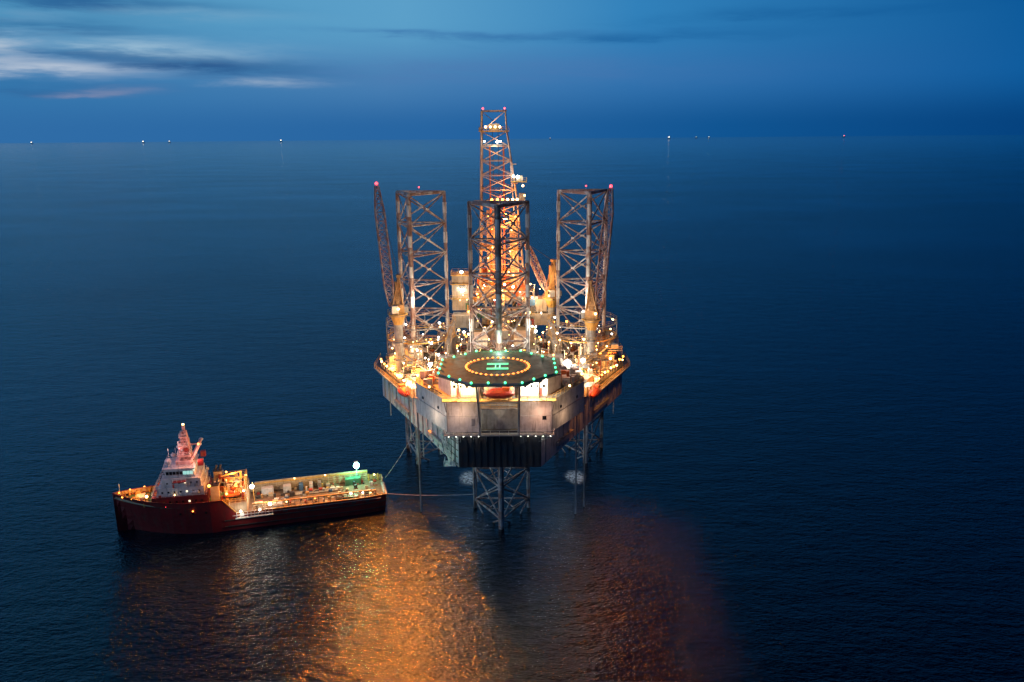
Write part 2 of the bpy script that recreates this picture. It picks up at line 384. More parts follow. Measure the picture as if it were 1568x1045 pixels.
def lifeboat(name,x,y,z,rot,L=7.0):
    b=MB(); n=14;k=12;vs=[];fs=[]
    c,s_=math.cos(rot),math.sin(rot)
    for j in range(k+1):
        u=-1+2*j/k; w=max(.04,(1-abs(u)**2.6))**.5; up=.9+.35*(1-u*u)
        for i in range(n):
            a=2*math.pi*i/n; lx=u*L/2; ly=1.25*w*math.cos(a); lz=(1.15*up*w*math.sin(a) if math.sin(a)>0 else 1.0*w*math.sin(a))
            vs.append((x+lx*c-ly*s_,y+lx*s_+ly*c,z+lz))
    for j in range(k):
        for i in range(n): fs.append([j*n+i,(j+1)*n+i,(j+1)*n+(i+1)%n,j*n+(i+1)%n])
    b.addf(vs,fs,'red_paint'); b.box(x+c*L*.22,y+s_*L*.22,z+.9,1.6,1.4,.8,'orange_paint',rot)
    for q in(-.35,.35): b.beam((x+c*L*q,y+s_*L*q,z+1),(x+c*L*q,y+s_*L*q,z+3.2),.08,'grey_steel')
    b.make(name,rig)
lifeboat('lifeboat_bow',0,-18.6,38.6,0)
b=MB()
for q in(-2.6,2.6): b.beam((q,-15,41.8),(q,-19.5,42),.25,'yellow_paint'); b.beam((q,-15.2,36.3),(q,-15.2,42),.25,'yellow_paint')
b.box(0,-19,35.5,8,2.6,.2,'grey_steel'); b.rail([(-4,-20.2),(4,-20.2)],35.7,'yellow_paint')
b.box(0,-12,36.3,7,4,5.5,'grey_steel')
b.make('lifeboat_davit',rig)
lifeboat('lifeboat_starboard_a',24.2,7,30.4,math.pi/2-math.atan(.48),6); lifeboat('lifeboat_port_a',-25.2,9,30.4,math.pi/2+math.atan(.48),6)

# ---------------- deck equipment
b=MB()
legs=[(0,0,10),(-23.7,41,10),(24,41,10)]
def ok(x,y,mrg=1.0):
    if abs(x)>hw(y)-mrg: return False
    if y<6 and abs(x)<21: return False
    for lx,ly,r_ in legs:
        if math.hypot(x-lx,y-ly)<r_: return False
    return True
pal=['white_paint']*3+['grey_steel']*6+['pipe_silver','yellow_paint','dark_steel','dark_steel','orange_paint','blue_paint','green_paint','red_paint','crane_tan','white_paint','beige_cladding','beige_cladding']
cnt=0
while cnt<620:
    y=random.uniform(-2,58); x=random.uniform(-35,35)
    if not ok(x,y,1.2): continue
    cnt+=1; k=random.random(); z=29.02; m_=random.choice(pal)
    rot=0 if random.random()<.6 else -math.copysign(.448,x)
    if k<.42:
        h=random.uniform(.6,2.8); b.box(x,y,z,random.uniform(.5,2.4),random.uniform(.5,2.4),h,m_,rot)
        for _ in range(random.randint(0,3)): b.box(x+random.uniform(-.8,.8),y+random.uniform(-.8,.8),z+h+.001,random.uniform(.2,.8),random.uniform(.2,.8),random.uniform(.2,.9),random.choice(pal))
    elif k<.52:
        h=random.uniform(1.5,4); r_=random.uniform(.3,.8); b.beam((x,y,z),(x,y,z+h),r_,m_,12); b.ball((x,y,z+h),r_*.9,m_,.5)
    elif k<.62:
        a=random.choice([0,math.pi/2,.448,-.448]); l=random.uniform(1.5,3.5); b.beam((x-l*math.cos(a),y-l*math.sin(a),z+1.5),(x+l*math.cos(a),y+l*math.sin(a),z+1.5),random.uniform(.3,.8),m_,12)
    elif k<.86:
        h=random.uniform(2,9); b.beam((x,y,z),(x,y,z+h),.1,m_); b.beam((x,y,z+h),(x+random.uniform(-3,3),y+random.uniform(-3,3),z+h),.09,m_)
        b.beam((x,y,z+h*.5),(x+random.uniform(-4,4),y+random.uniform(-1,1),z+h*.5),.09,random.choice(pal))
    else:
        w=random.uniform(2,4.5); h=random.uniform(2.5,6)
        for a,c in((-1,-1),(1,-1),(1,1),(-1,1)): b.beam((x+a*w/2,y+c*w/2,z),(x+a*w/2,y+c*w/2,z+h),.12,m_)
        b.box(x,y,z+h,w+.3,w+.3,.15,'grey_steel'); b.rail([(x-w/2,y-w/2),(x+w/2,y-w/2),(x+w/2,y+w/2),(x-w/2,y+w/2)],z+h+.15,closed=True)
        if random.random()<.6: b.box(x,y,z+h+.16,w*.5,w*.5,1.4,random.choice(pal))
for sd in(-1,1):
    b.box(sd*15,22,29.02,7,9,4.6,'beige_cladding'); b.box(sd*15,23,33.63,4,5,2.2,'grey_steel'); b.rail([(sd*11.6,17.6),(sd*18.4,17.6),(sd*18.4,26.4),(sd*11.6,26.4)],33.63,closed=True)
    b.box(sd*22,17,29.02,5,7,3.2,'beige_cladding',-sd*.448); b.box(sd*31.5,50,29.02,6,12,4,'grey_steel'); b.box(sd*31,36,29.02,3,4,4,'grey_steel')
    for i in range(7): b.box(sd*15+(i-3)*1.1,17.42,29.2,.1,.16,4.3,'grey_steel')
    b.box(sd*14,17.4,29.1,.9,.16,2,'red_paint'); b.box(sd*16.5,17.4,31.6,.8,.16,.7,'glass_dark')
    for i in range(3): b.box(sd*(22+i*.9),10+i*0.2,29.02,.7,5,2.6,'white_paint',-sd*.448)
    for i in range(6):
        x0=sd*(11.2+i*.35); b.beam((x0,8,30+.3*i),(x0+sd*2,36,30+.3*i),.13,random.choice(['pipe_silver','yellow_paint','red_paint']),6)
    for i in range(5):
        o_=1.2+i*.5; b.beam((sd*(hw(8)-o_),8,30.2+.2*i),(sd*(hw(34)-o_),34,30.2+.2*i),.12,'pipe_silver',6)
    w=[(sd*20,14),(sd*27,28),(sd*33,40),(sd*33,56)]
    for a,c in zip(w,w[1:]):
        b.beam((a[0],a[1],35),(c[0],c[1],35),.3,'grey_steel'); b.beam((a[0],a[1],29),(a[0],a[1],35),.15,'grey_steel')
    b.rail(w,35.2)
    b.box(sd*15,41,38,1.6,24,.2,'grey_steel'); b.rail([(sd*14.3,29),(sd*14.3,53)],38.2); b.rail([(sd*15.7,29),(sd*15.7,53)],38.2)
    for y in(29,35,41,47,53): b.beam((sd*15,y,29),(sd*15,y,38),.18,'grey_steel')
    lx=sd*23.8
    pp=[(lx+10.2*math.cos(a*math.pi/6),41+10.2*math.sin(a*math.pi/6)) for a in range(12)]
    for z in(37.6,41.6):
        for i in range(12):
            A,B=pp[i],pp[(i+1)%12]; b.beam((*A,z),(*B,z),.22,'yellow_paint' if z<40 else 'grey_steel')
            if i%3==0: b.beam((*A,29),(*A,z),.14,'grey_steel')
        b.rail(pp,z+.2,closed=True)
b.make('deck_equipment',rig)

# ---------------- cantilever + drill floor
b=MB()
for x in(-9,9): b.box(x,50,30,1.6,52,6.5,'grey_steel')
for i in range(9): b.box(0,26+i*6,31,17,.5,.8,'grey_steel')
b.box(0,45,36.5,19,34,.3,'deck_dark')
b.box(-6,32,36.82,4,8,2.8,'white_paint'); b.box(5.5,34,36.82,4,9,2.6,'beige_cladding'); b.box(0,40,36.82,4,6,3,'grey_steel')
for i in range(26): b.beam((-3+i*.24,30,37.05+(i%3)*.25),(-3+i*.24,44,37.05+(i%3)*.25),.11,'derrick_steel',6)
for a in(-10,10):
    for y in(64,84): b.beam((a,y,30),(a,y,44),.5,'grey_steel',6)
    b.beam((a,64,30),(a,84,44),.25,'grey_steel'); b.beam((a,84,30),(a,64,44),.25,'grey_steel')
b.beam((-10,64,30),(10,64,43),.25,'grey_steel'); b.beam((10,64,30),(-10,64,43),.25,'grey_steel')
b.box(0,74,43,24,24,.8,'grey_steel'); b.rail([(-12,62.2),(12,62.2)],43.8)
for x in(-8,8.6): b.box(x,74,43.82,.3,16,6,'orange_paint')
b.box(-4.4,65.9,43.82,6.9,.3,4,'beige_cladding'); b.box(6,65.9,43.82,4.8,.3,4,'orange_paint')
b.box(0,82.5,43.82,16,.3,7,'orange_paint')
b.box(-13,62,41.2,5.6,6,11,'beige_cladding'); b.box(-13,58.9,47.4,4.2,.2,2.2,'grey_steel'); b.box(-13,62,52.22,6.0,6.4,.3,'yellow_paint'); b.rail([(-16,59),(-10,59),(-10,65),(-16,65)],52.5,closed=True)
for i in range(8): b.box(-15.6+i*.75,58.94,41.3,.12,.14,10.8,'grey_steel')
for z in(45,49.6): b.box(-13,58.4,z,6.4,1.1,.15,'yellow_paint'); b.rail([(-16.2,57.9),(-9.8,57.9)],z+.15)
b.box(-12,56,36.9,7,6,3.8,'grey_steel'); b.box(11.5,60,41,5,6,4,'beige_cladding'); b.box(12,59,36.9,6,6,3.6,'beige_cladding')
b.box(-2,60,37,9,5,4.5,'beige_cladding'); 
for i in range(170):
    x=random.uniform(-11,11); y=random.uniform(53,63); z=random.choice([36.9,43.8,40,41.5]); b.box(x,y,z,random.uniform(.3,1.6),random.uniform(.3,1.6),random.uniform(.4,2.4),random.choice(pal))
for i in range(70):
    x=random.uniform(-12,12); z=random.uniform(32,50); b.beam((x,57,z),(x+random.uniform(-5,5),57,z+random.uniform(-4,4)),.1,random.choice(['pipe_silver','yellow_paint','orange_paint','grey_steel']),6)
b.beam((0,46,37),(0,63,44),1.0,'grey_steel')
for z,y in((33,26),(40,56),(36.6,20),(47.5,58)):
    b.box(0,y-1,z,20,1.6,.15,'grey_steel'); b.rail([(-10,y-1.8),(10,y-1.8)],z+.15)
    for x in(-10,-3.3,3.3,10): b.beam((x,y-1,29),(x,y-1,z),.13,'grey_steel')
b.make('cantilever_and_drill_floor',rig)

# derrick
b=MB()
DS=[(43.8,-7.4,7.6),(73.5,-6.6,5.2),(96,-6.1,1.9),(102.2,-6,1.5)]
def dsec(z):
    for (z0,l0,r0),(z1,l1,r1) in zip(DS,DS[1:]):
        if z<=z1: f=(z-z0)/(z1-z0); l=l0+(l1-l0)*f; r_=r0+(r1-r0)*f; break
    d=(r_-l)/2
    return [Vector((l,74-d,z)),Vector((r_,74-d,z)),Vector((r_,74+d,z)),Vector((l,74+d,z))]
zs=[43.8,49,54.5,59.5,64.5,69,73.5,78,82.5,87,91.5,96]
b.lattice([dsec(z) for z in zs],.32,'derrick_steel',.16)
b.lattice([dsec(96),dsec(102.2)],.26,'derrick_steel',.14,False)
c=dsec(96); cx=(c[0].x+c[1].x)/2
b.box(cx,74,96,9.6,9.6,.3,'yellow_paint'); b.rail([(cx-4.7,69.3),(cx+4.7,69.3),(cx+4.7,78.7),(cx-4.7,78.7)],96.3,closed=True)
b.box(cx,74,96.4,3.4,3.4,2.0,'grey_steel'); b.box(cx,74,91.8,8.6,8.6,.25,'grey_steel')
b.box(cx,74,102.2,8.2,.4,.4,'derrick_steel')
b.box(-.6,74,73.6,16,14.5,.3,'yellow_paint'); b.rail([(-8.6,66.8),(7.2,66.8)],73.9); b.box(5.5,68,80.5,5,5,.3,'yellow_paint'); b.rail([(3,65.6),(8,65.6),(8,70.5)],80.8)
b.box(5.8,69,80.9,2,2,1.6,'beige_cladding'); b.box(6.6,69,74,2,3,3,'grey_steel'); b.box(-5,70,60,4,4,.3,'yellow_paint'); b.rail([(-8,66),(6,66)],59.6)
b.box(-.5,66.5,59.4,14,2,.2,'yellow_paint'); b.box(-.5,66.5,66.4,12,1.6,.2,'grey_steel'); b.rail([(-6.5,65.8),(5.5,65.8)],66.6)
b.box(-1.5,74,62,2.2,2,4,'yellow_paint'); b.beam((-1.5,74,44),(-1.5,74,62),.35,'pipe_silver',8)
for q in(-2.4,-.6): b.beam((q,74,66),(q-.3,74,96),.08,'dark_steel')
for q in(-3.6,.8): b.beam((q,73,44),(q,73,92),.25,'orange_paint')
for i in range(16): b.beam((-5+i*.35,79,44),(-5+i*.3,78,71),.14,'derrick_steel',6)
for i in range(10): b.beam((3+i*.3,70,44),(2.6+i*.25,71,70),.14,'derrick_steel',6)
b.beam((5.8,66.6,44),(2.5,70,94),.14,'white_paint',6)
for i in range(7): b.box(6.2-.35*i,66.8+.1*i,50+i*6,1.4,1.4,.15,'yellow_paint')
b.make('derrick',rig)

# cranes
def crane(name,x,y,zb,zh,tip,ped=1.2,bw=1.2,m='crane_tan'):
    b=MB()
    b.beam((x,y,29),(x,y,zb),ped,'grey_steel',16); b.beam((x,y,zb-2.5),(x,y,zb),ped,'yellow_paint',16,ped+.9)
    b.beam((x,y,zb),(x,y,zb+.6),ped+1.0,'grey_steel',16)
    b.rail([(x+2.8*math.cos(a*math.pi/4),y+2.8*math.sin(a*math.pi/4)) for a in range(8)],zb+.6,closed=True)
    b.prism([(x+2.8*math.cos(a*math.pi/4),y+2.8*math.sin(a*math.pi/4)) for a in range(8)],zb+.3,zb+.58,'yellow_paint')
    for zz in(34,39): b.rail([(x+1.9*math.cos(a*math.pi/3),y+1.9*math.sin(a*math.pi/3)) for a in range(6)],zz,closed=True); b.prism([(x+1.95*math.cos(a*math.pi/3),y+1.95*math.sin(a*math.pi/3)) for a in range(6)],zz-.15,zz,'grey_steel')
    d=Vector((tip[0]-x,tip[1]-y,0)); 
    d=d.normalized() if d.length>.1 else Vector((1,0,0)); w=Vector((-d.y,d.x,0)); rot=math.atan2(d.y,d.x)
    b.box(x,y,zb+.6,3.4,3.0,2.6,m,rot); cp=Vector((x,y,zb+1.2))+w*2.2+d*1; b.box(cp.x,cp.y,cp.z,1.7,1.4,2.0,'white_paint',rot); cg=cp+d*.87; b.box(cg.x,cg.y,cp.z+.8,.1,1.2,1.0,'glass_dark',rot)
    bk=Vector((x,y,zb+1))-d*2.2; b.box(bk.x,bk.y,bk.z,1.3,2.8,1.6,'grey_steel',rot)
    top=Vector((x,y,zb+zh))-d*.6
    for s_ in(-1.1,1.1):
        f0=Vector((x,y,zb+3.2))+d*1.4+w*s_; f1=Vector((x,y,zb+3.2))-d*1.4+w*s_; tp=top+w*s_*.7
        b.beam(f0,tp,.26,m); b.beam(f1,tp,.26,m)
        for f in(.2,.4,.6,.8): b.beam(f0.lerp(tp,f),f1.lerp(tp,f),.13,m); b.beam(f0.lerp(tp,f-.2),f1.lerp(tp,f),.1,m)
    for f in(.25,.5,.75):
        b.beam(Vector((x,y,zb+3.2+(zh-3.2)*f))+w*1.0,Vector((x,y,zb+3.2+(zh-3.2)*f))-w*1.0,.15,m)
    b.box(top.x,top.y,top.z-.3,1.2,2.2,.8,m,rot)
    b.box(x,y,zb+3.2,1.2,1.6,zh-4.6,m,rot)
    foot=Vector((x,y,zb+2.8))+d*1.8; tip=Vector(tip); ax=(tip-foot); Lb=ax.length; ax.normalize(); nr=ax.cross(w).normalized(); secs=[]; ns=int(Lb/2.2)
    for i in range(ns+1):
        f=i/ns; ww=bw*(.35+.65*min(1,f*6))*(1 if f<.8 else 1-(f-.8)*3); p=foot+ax*Lb*f
        secs.append([p+w*ww+nr*ww,p-w*ww+nr*ww,p-w*ww-nr*ww,p+w*ww-nr*ww])
    b.lattice(secs,.18,'boom_steel',.09,True)
    for s_ in(-.5,.5): b.beam(top+w*s_,tip+w*s_*.3,.05,'dark_steel')
    b.beam(tip,tip-Vector((0,0,Lb*.45)),.05,'dark_steel'); hk=tip-Vector((0,0,Lb*.45)); b.box(hk.x,hk.y,hk.z,.6,.5,1.2,'yellow_paint')
    b.ball((tip.x,tip.y,tip.z+.6),.42,'lamp_red'); b.make(name,rig)
crane('crane_port',-28.6,28,46.5,11,(-32.6,27,82))
crane('crane_starboard',25.2,28,44.5,11,(29.6,27,80.8))
crane('crane_aft',15.5,57,45,12,(7.5,54,63),bw=.9)

# ---------------- rig lamps
b=MB()
def bulb(x,y,z,r,m): b.ball((x,y,z),r,m,1,8,4)
def fixture(x,y,z,r,m,pole=0):
    b.ball((x,y,z),r,m,1,8,4)
    if pole: b.beam((x,y,z-pole),(x,y,z-.1),.07,'white_paint')
    b.box(x,y+.2,z+r*.8,r*2.2,r*2,.08,'grey_steel')
for sd in(-1,1):
    for i in range(18):
        y=0+i*2.3; fixture(sd*(hw(y)+.3),y,30.8+random.uniform(-.4,.8),random.choice([.28,.38,.52]) if (i<11) else .3,'lamp_orange' if i%2 else 'lamp_warm',1.5)
cnt=0
while cnt<280:
    x=random.uniform(-34,34);y=random.uniform(0,58)
    if not ok(x,y,1): continue
    cnt+=1; r=random.choice([.1,.12,.14,.18,.24,.36]); fixture(x,y-.3,random.uniform(31,39),r,random.choice(['lamp_white','lamp_warm','lamp_warm','lamp_orange','lamp_orange']),1.5)
for lx,ly in((0,0),(-23.7,41),(24,41)):
    for i in range(9):
        a=random.uniform(0,6.28); 
        if ly==0 and math.cos(a)>.3 : continue
        fixture(lx+8.5*math.sin(a),ly-8.5*math.cos(a)-2,random.uniform(33,43),.24,random.choice(['lamp_warm','lamp_white']))
for i in range(70): fixture(random.uniform(-14,13),random.uniform(52,61.5),random.choice([38,41,45.5,47,35,49]),random.choice([.14,.2,.26,.38]),random.choice(['lamp_white','lamp_warm','lamp_orange','lamp_warm']))
for x in(-5,-2.5,0,2.4): bulb(cx+x*.6+.4,69,97.4,.34,'lamp_warm')
bulb(cx-3,69,93,.22,'lamp_white'); bulb(cx+1,69,92.9,.4,'lamp_white'); bulb(cx+2,69,93,.22,'lamp_white')
bulb(5.2,65.4,82.2,.5,'lamp_white'); bulb(3.9,65.4,82.4,.4,'lamp_white'); bulb(6.8,65.4,79.5,.35,'lamp_warm'); bulb(7.3,65.4,76.5,.28,'lamp_warm')
for x in(-3,-1.2,.4,2,3.6,5): bulb(x,66,75.2,.42,'lamp_orange' if x<1 else 'lamp_warm')
for z in(48,50,52,54,56,59,62,65,67,70): 
    for q in range(3): bulb(random.uniform(-6,6),67.2,z+random.uniform(-1,1),random.uniform(.12,.26),random.choice(['lamp_orange','lamp_warm','lamp_orange']))
bulb(cx-3.4,70.5,103,.3,'lamp_red'); bulb(cx+3.4,70.5,103,.3,'lamp_red')
for p,r,m_ in(((-12.6,58,53.6),.5,'lamp_white'),((-12.4,57.4,48),.7,'lamp_white'),((17.0,6.5,38.5),1.0,'lamp_white'),((-18,8,38),.5,'lamp_white'),((22,18,36),.6,'lamp_white'),((-30.5,27,31.5),.8,'lamp_orange'),((-27.6,20,31.5),.85,'lamp_orange'),((-24.3,12,31.5),.8,'lamp_warm'),((26,26,47),.35,'lamp_warm'),((-28,25,49),.35,'lamp_warm'),((25.5,15,31.6),.65,'lamp_orange')):
    fixture(*p,r,m_,1.6)
for sd in(-1,1):
    for x in(6,8.2,10.4): fixture(sd*x,-15.2,41.2,.38,'lamp_white')
    for i in range(5): bulb(sd*(4.8+i*1.7),-17.6,28.3,.18,'lamp_white')
    fixture(sd*19.8,-4,38.8,.3,'lamp_warm'); fixture(sd*16.3,-11.5,38.2,.24,'lamp_warm')
for x in(-3,3): fixture(x,-20.4,40.6,.2,'lamp_orange')
b.make('light_fixtures',rig)
i=0
for p,c,w in [
  ((-8,-17.5,41.3),CWW,4600),((8,-17.5,41.3),CW,4600),((0,-21,43),CO,500),((-14,-18.5,39),CWW,300),((14,-18.5,39),CWW,300),
  ((-9,-20.2,33.5),(1,.60,.40),240),((9.5,-20.2,33.5),(1,.52,.32),300),((-17,-14,31.5),(1,.72,.5),200),((17,-14,31.5),(1,.6,.35),150),
  ((-18,7,38.2),CW,1500),((17,8,39),CW,2200),((-24,15,34.5),CWW,1200),((23.5,17,34.5),CWW,1400),((-10,12,34.5),CW,900),((10,12,34.5),CWW,900),
  ((-31,31,33.5),CO,1900),((31,31,33.5),CO,1500),((-20,28,35),CWW,1600),((20,28,35),CWW,1600),((-32,47,35),CWW,1000),((32,47,35),CWW,1000),
  ((-16.5,14,34),CW,800),((17,14,34),CW,800),
  ((0,14,38),CWW,1500),((0,25,43),CWW,2400),((-12,51,46),CWW,1800),((11,52,47),CWW,2600),((0,56,52),CO,4200),
  ((-1,66,50),CO,5500),((-1,69,58),CO,6500),((1,67,69),CO,4200),((1,66,78.5),CO,1300),((5,65,83.5),CW,500),((cx,68,91),CWW,450),((cx,68,99),CWW,400),
  ((-26.5,23,49.5),CWW,300),((23,23,48),CWW,300),((16,53,52),CWW,600),
  ((-22,30,50),CW,1900),((22,30,50),CW,1900),((-10,2,48.5),CW,1500),((10,2,48.5),CW,1500),((0,-12,48.5),(.7,1,.8),500),  # fill lamps added around the legs to brighten them
  ((-23.5,3,33),CO,900),((-29,15,33),CO,1700),((-34,26,33),CO,1700),((23.5,3,33),CO,700),((29,15,33),CO,1000),((34,26,33),CO,900),
  ((-15,-16.5,23),(.35,1,.8),130)]:
    lamp('flood_or_fill_%02d'%i,p,c,w*RL,rig,.35); i+=1
lamp('sea_floodlight_port',(-33,22,54),(1,.25,.022),900000,rig,1.0,'SPOT',(-.05,-.88,-.46),110)
lamp('sea_floodlight_starboard',(36,24,58),(1,.22,.025),85000,rig,1.0,'SPOT',(.1,-.88,-.46),110)

# ------------------------------------------------------------------ supply vessel
ship=empty('supply_vessel',(-66.6,189,0),math.radians(194.8))
b=MB()
def hb(x,lv):
    if x<8: base=7.5-.9*max(0,(-x-24)/9)**2; return base*(.96+.04*lv)
    f0=(x-8)/(21+4.0*lv+.0); f0=min(1,f0)
    return 7.5*(1-f0**(1.9+.7*lv))
def top(x):
    if x<4: return 4.5
    if x<7: return 4.5+(x-4)/3*3.8
    return 8.3+max(0,(x-14)/19)**1.6*1.9
xs=[-33,-31,-28.5,-26,-20,-14,-8,-2,2,4,5.5,7,10,13,16,19,22,25,27,29,30.5,31.5,32.3,33]
NZ=7
sec=[]
for x in xs:
    row=[]
    for k in range(NZ+1):
        lv=k/NZ; z=-2+(top(x)+2)*lv
        yb=hb(x,max(0,z/10))
        row.append((x if x>-33 else -33+(.8*(1-lv)),yb,z))
    sec.append(row)
for sd in(1,-1):
    vs=[(x,sd*y,z) for row in sec for x,y,z in row]; w=NZ+1
    fs=[]
    for i in range(len(sec)-1):
        for k in range(NZ):
            q=[i*w+k,(i+1)*w+k,(i+1)*w+k+1,i*w+k+1]; fs.append(q if sd<0 else q[::-1])
    b.addf(vs,fs,'ship_red')
    for a,c in zip(sec,sec[1:]):
        A=Vector(a[-1]);C=Vector(c[-1]); A.y*=sd;C.y*=sd; b.beam(A,C,.12,'ship_red' if A.x>6 else 'yellow_paint')
        if c[0][0]<10:
            b.beam((A.x,A.y+sd*.08,2.8),(C.x,C.y+sd*.08,2.8),.16,'dark_steel')
            b.beam((A.x,A.y+sd*.08,1.2),(C.x,C.y+sd*.08,1.2),.12,'dark_steel')
for a,c in zip(sec,sec[1:]):
    for sd in(1,-1):
        A=a[-1];C=c[-1]; dz=1.4
        b.addf([(A[0],sd*max(0,A[1]-.22),A[2]-dz),(C[0],sd*max(0,C[1]-.22),C[2]-dz),(C[0],sd*max(0,C[1]-.22),C[2]),(A[0],sd*max(0,A[1]-.22),A[2])],[[0,1,2,3]],'ship_beige')
        if A[0]>7 :
            for f in(0,.5): p=Vector(A).lerp(Vector(C),f); b.beam((p.x,sd*max(0,p.y-.3),p.z-1.3),(p.x,sd*max(0,p.y-.3),p.z),.1,'yellow_paint')
def deckstrip(x0,x1,z,m_,st=1.0,ins=.2):
    x=x0
    while x<x1-.01:
        x2=min(x1,x+st); h1=max(0,hb(x,1)-ins);h2=max(0,hb(x2,1)-ins)
        z1=z(x) if callable(z) else z; z2=z(x2) if callable(z) else z
        b.addf([(x,-h1,z1),(x2,-h2,z2),(x2,h2,z2),(x,h1,z1)],[[0,1,2,3]],m_); x=x2
deckstrip(-33,6,3.3,'ship_deck'); deckstrip(5.5,33,lambda x: top(x)-1.3,'ship_deck_green',1.0)
b.addf([(-32.2,-6.5,-2),(-32.2,6.5,-2),(-33,6.5,3.3),(-33,-6.5,3.3)],[[0,3,2,1]],'ship_red')
b.beam((-33,-3.5,3.0),(-33,3.5,3.0),.6,'grey_steel',12)
for q in(-1,1): b.box(-33,q*5.2,3.3,.3,2.8,1.2,'ship_beige')
b.addf([(5.6,-7.2,3.3),(5.6,7.2,3.3),(5.6,7.2,7.2),(5.6,-7.2,7.2)],[[0,1,2,3]],'ship_white')
for i in range(9): b.box(-28+i*3.4,7.42,3.35,1.0,.12,.45,'dark_steel')
for x in(11,14,17): b.beam((x,hb(x,.6)+.0,5.6),(x,hb(x,.6)+.12,5.6),.28,'glass_dark',10)
b.box(2.8,7.5,3.5,.9,.12,.9,'ship_white'); b.beam((-31.5,7.2,3.9),(5,7.55,3.9),.06,'ship_white')
b.make('hull',ship)
DX=2.0
b=MB()
def tier(x0,x1,hwid,z0,z1,m_='ship_white',rake=0,tx=0):
    x0+=DX;x1+=DX
    vs=[(x0,-hwid,z0),(x1,-hwid*.80,z0),(x1,hwid*.80,z0),(x0,hwid,z0),(x0+tx,-hwid,z1),(x1-rake,-hwid*.80,z1),(x1-rake,hwid*.80,z1),(x0+tx,hwid,z1)]
    b.addf(vs,[[3,2,1,0],[4,5,6,7],[0,1,5,4],[1,2,6,5],[2,3,7,6],[3,0,4,7]],m_)
def wrow(x0,x1,hwid,z,n,m_,s=.42):
    for i in range(n):
        f=(i+.5)/n; x=x0+DX+(x1-x0)*f; y=hwid*(1-.20*f)+.03
        for sd in(-1,1): b.box(x,sd*y,z,s,.12,s*1.05,m_ if (i*2+sd)%5 else 'window_lit',-sd*hwid*.2/(x1-x0))
tier(8.5,21.5,5.9,6.9,9.6,'ship_red'); tier(9.2,20.4,5.4,9.61,11.8,rake=.5); tier(9.8,19.2,5.0,11.81,13.8,rake=.5); tier(10.2,18.6,5.2,13.81,14.05,'ship_white'); tier(11,17.8,4.3,14.06,16.2,rake=-.5,tx=.6); tier(10.9,18.5,4.6,16.21,16.45,'ship_white')
tier(12,15.5,2.4,16.46,17.6,'ship_mast_pink_lit')
wrow(9,21,5.9,8.1,8,'glass_dark'); wrow(9.6,19.6,5.4,10.5,7,'glass_dark'); wrow(10,18.3,5.0,12.6,6,'glass_dark')
for i in range(8):
    f=(i+.5)/8
    for sd in(-1,1): b.box(11.4+DX+6.4*f,sd*(4.3*(1-.2*f)+.05),14.75,.66,.14,.9,'window_teal' if i<3 else 'glass_dark',-sd*.13)
for i in range(6): b.box(18.1+DX,-2.9+i*1.16,14.75,.16,.92,.9,'glass_dark')
for i in range(6): b.box(11.35+DX,-3.2+i*1.28,14.75,.16,.92,.9,'window_teal')
for (x0,x1,h_,z) in((8.7,21.4,5.8,9.62),(9.4,20.2,5.3,11.82),(10,18.6,5.1,14.07),(11.2,18,4.4,16.46)):
    b.rail([(x0+DX,-h_),(x1+DX,-h_*.8),(x1+DX,h_*.8),(x0+DX,h_)],z,'ship_white',1.0,.035,1.5,True)
for sd in(-1,1): b.box(14.5+DX,sd*5.5,13.6,3,1.6,.2,'ship_red'); b.rail([(13+DX,sd*6.2),(16+DX,sd*6.2)],13.8,'ship_white',1.0,.04,1)
for sd in(-1,1):
    b.beam((8.4+DX,sd*4.3,7),(9.2+DX,sd*5.6,9.7),.15,'ship_white'); b.box(20.4+DX,sd*3,9.63,.9,.9,.9,'orange_paint'); b.beam((10.4+DX,sd*5.55,10.5),(12.2+DX,sd*5.5,10.5),.35,'ship_white',10)
    b.box(9.6+DX,sd*3,16.46,1.2,1.2,1.4,'ship_red'); b.beam((18.9+DX,sd*2,9.7),(18.9+DX,sd*2,12),.1,'ship_white')
    for i in range(8): b.box(DX+random.uniform(9,20),sd*random.uniform(4.6,5.2)*(1-.1*i/8),random.choice([9.62,11.82]),random.uniform(.3,.8),.4,random.uniform(.4,1.1),random.choice(['ship_white','orange_paint','red_paint','grey_steel']))
b.make('superstructure',ship)
b=MB()
b.box(26.8,0,7.6,2.0,2.6,1.2,'ship_white'); 
for sd in(-1,1): 
    b.beam((27.5,sd*1.3,8.6),(27.5,sd*2.1,8.6),.7,'yellow_paint',10); b.beam((25.3,sd*4.0,7.4),(25.3,sd*4.0,9.0),.28,'yellow_paint',8); b.beam((29.5,sd*1.3,8),(29.5,sd*1.3,9.4),.22,'yellow_paint',8)
b.beam((31.3,0,8.6),(31.3,0,12.5),.08,'ship_white')
for i in range(16): b.box(random.uniform(25,29),random.uniform(-2.8,2.8),7.6,.5,.5,random.uniform(.5,1.2),random.choice(['yellow_paint','ship_white','orange_paint']))
b.make('bow_mooring_gear',ship)
b=MB()
secs=[[Vector((x,y,16.46)) for x,y in((12.4,-1.5),(15.6,-1.5),(15.6,1.5),(12.4,1.5))]]
for z,w_,cx_ in((18.4,1.25,14.1),(20.4,.95,14.0),(22.4,.7,13.9),(24.6,.4,13.9)): secs.append([Vector((cx_+a*w_,c_*w_,z)) for a,c_ in((-1,-1),(1,-1),(1,1),(-1,1))])
b.lattice(secs,.22,'ship_mast_pink_lit',.12); b.box(14.1,0,17.6,1.9,1.8,2.6,'ship_mast_pink_lit'); b.beam((14.0,0,18),(13.9,0,26.2),.36,'ship_mast_pink_lit',8)
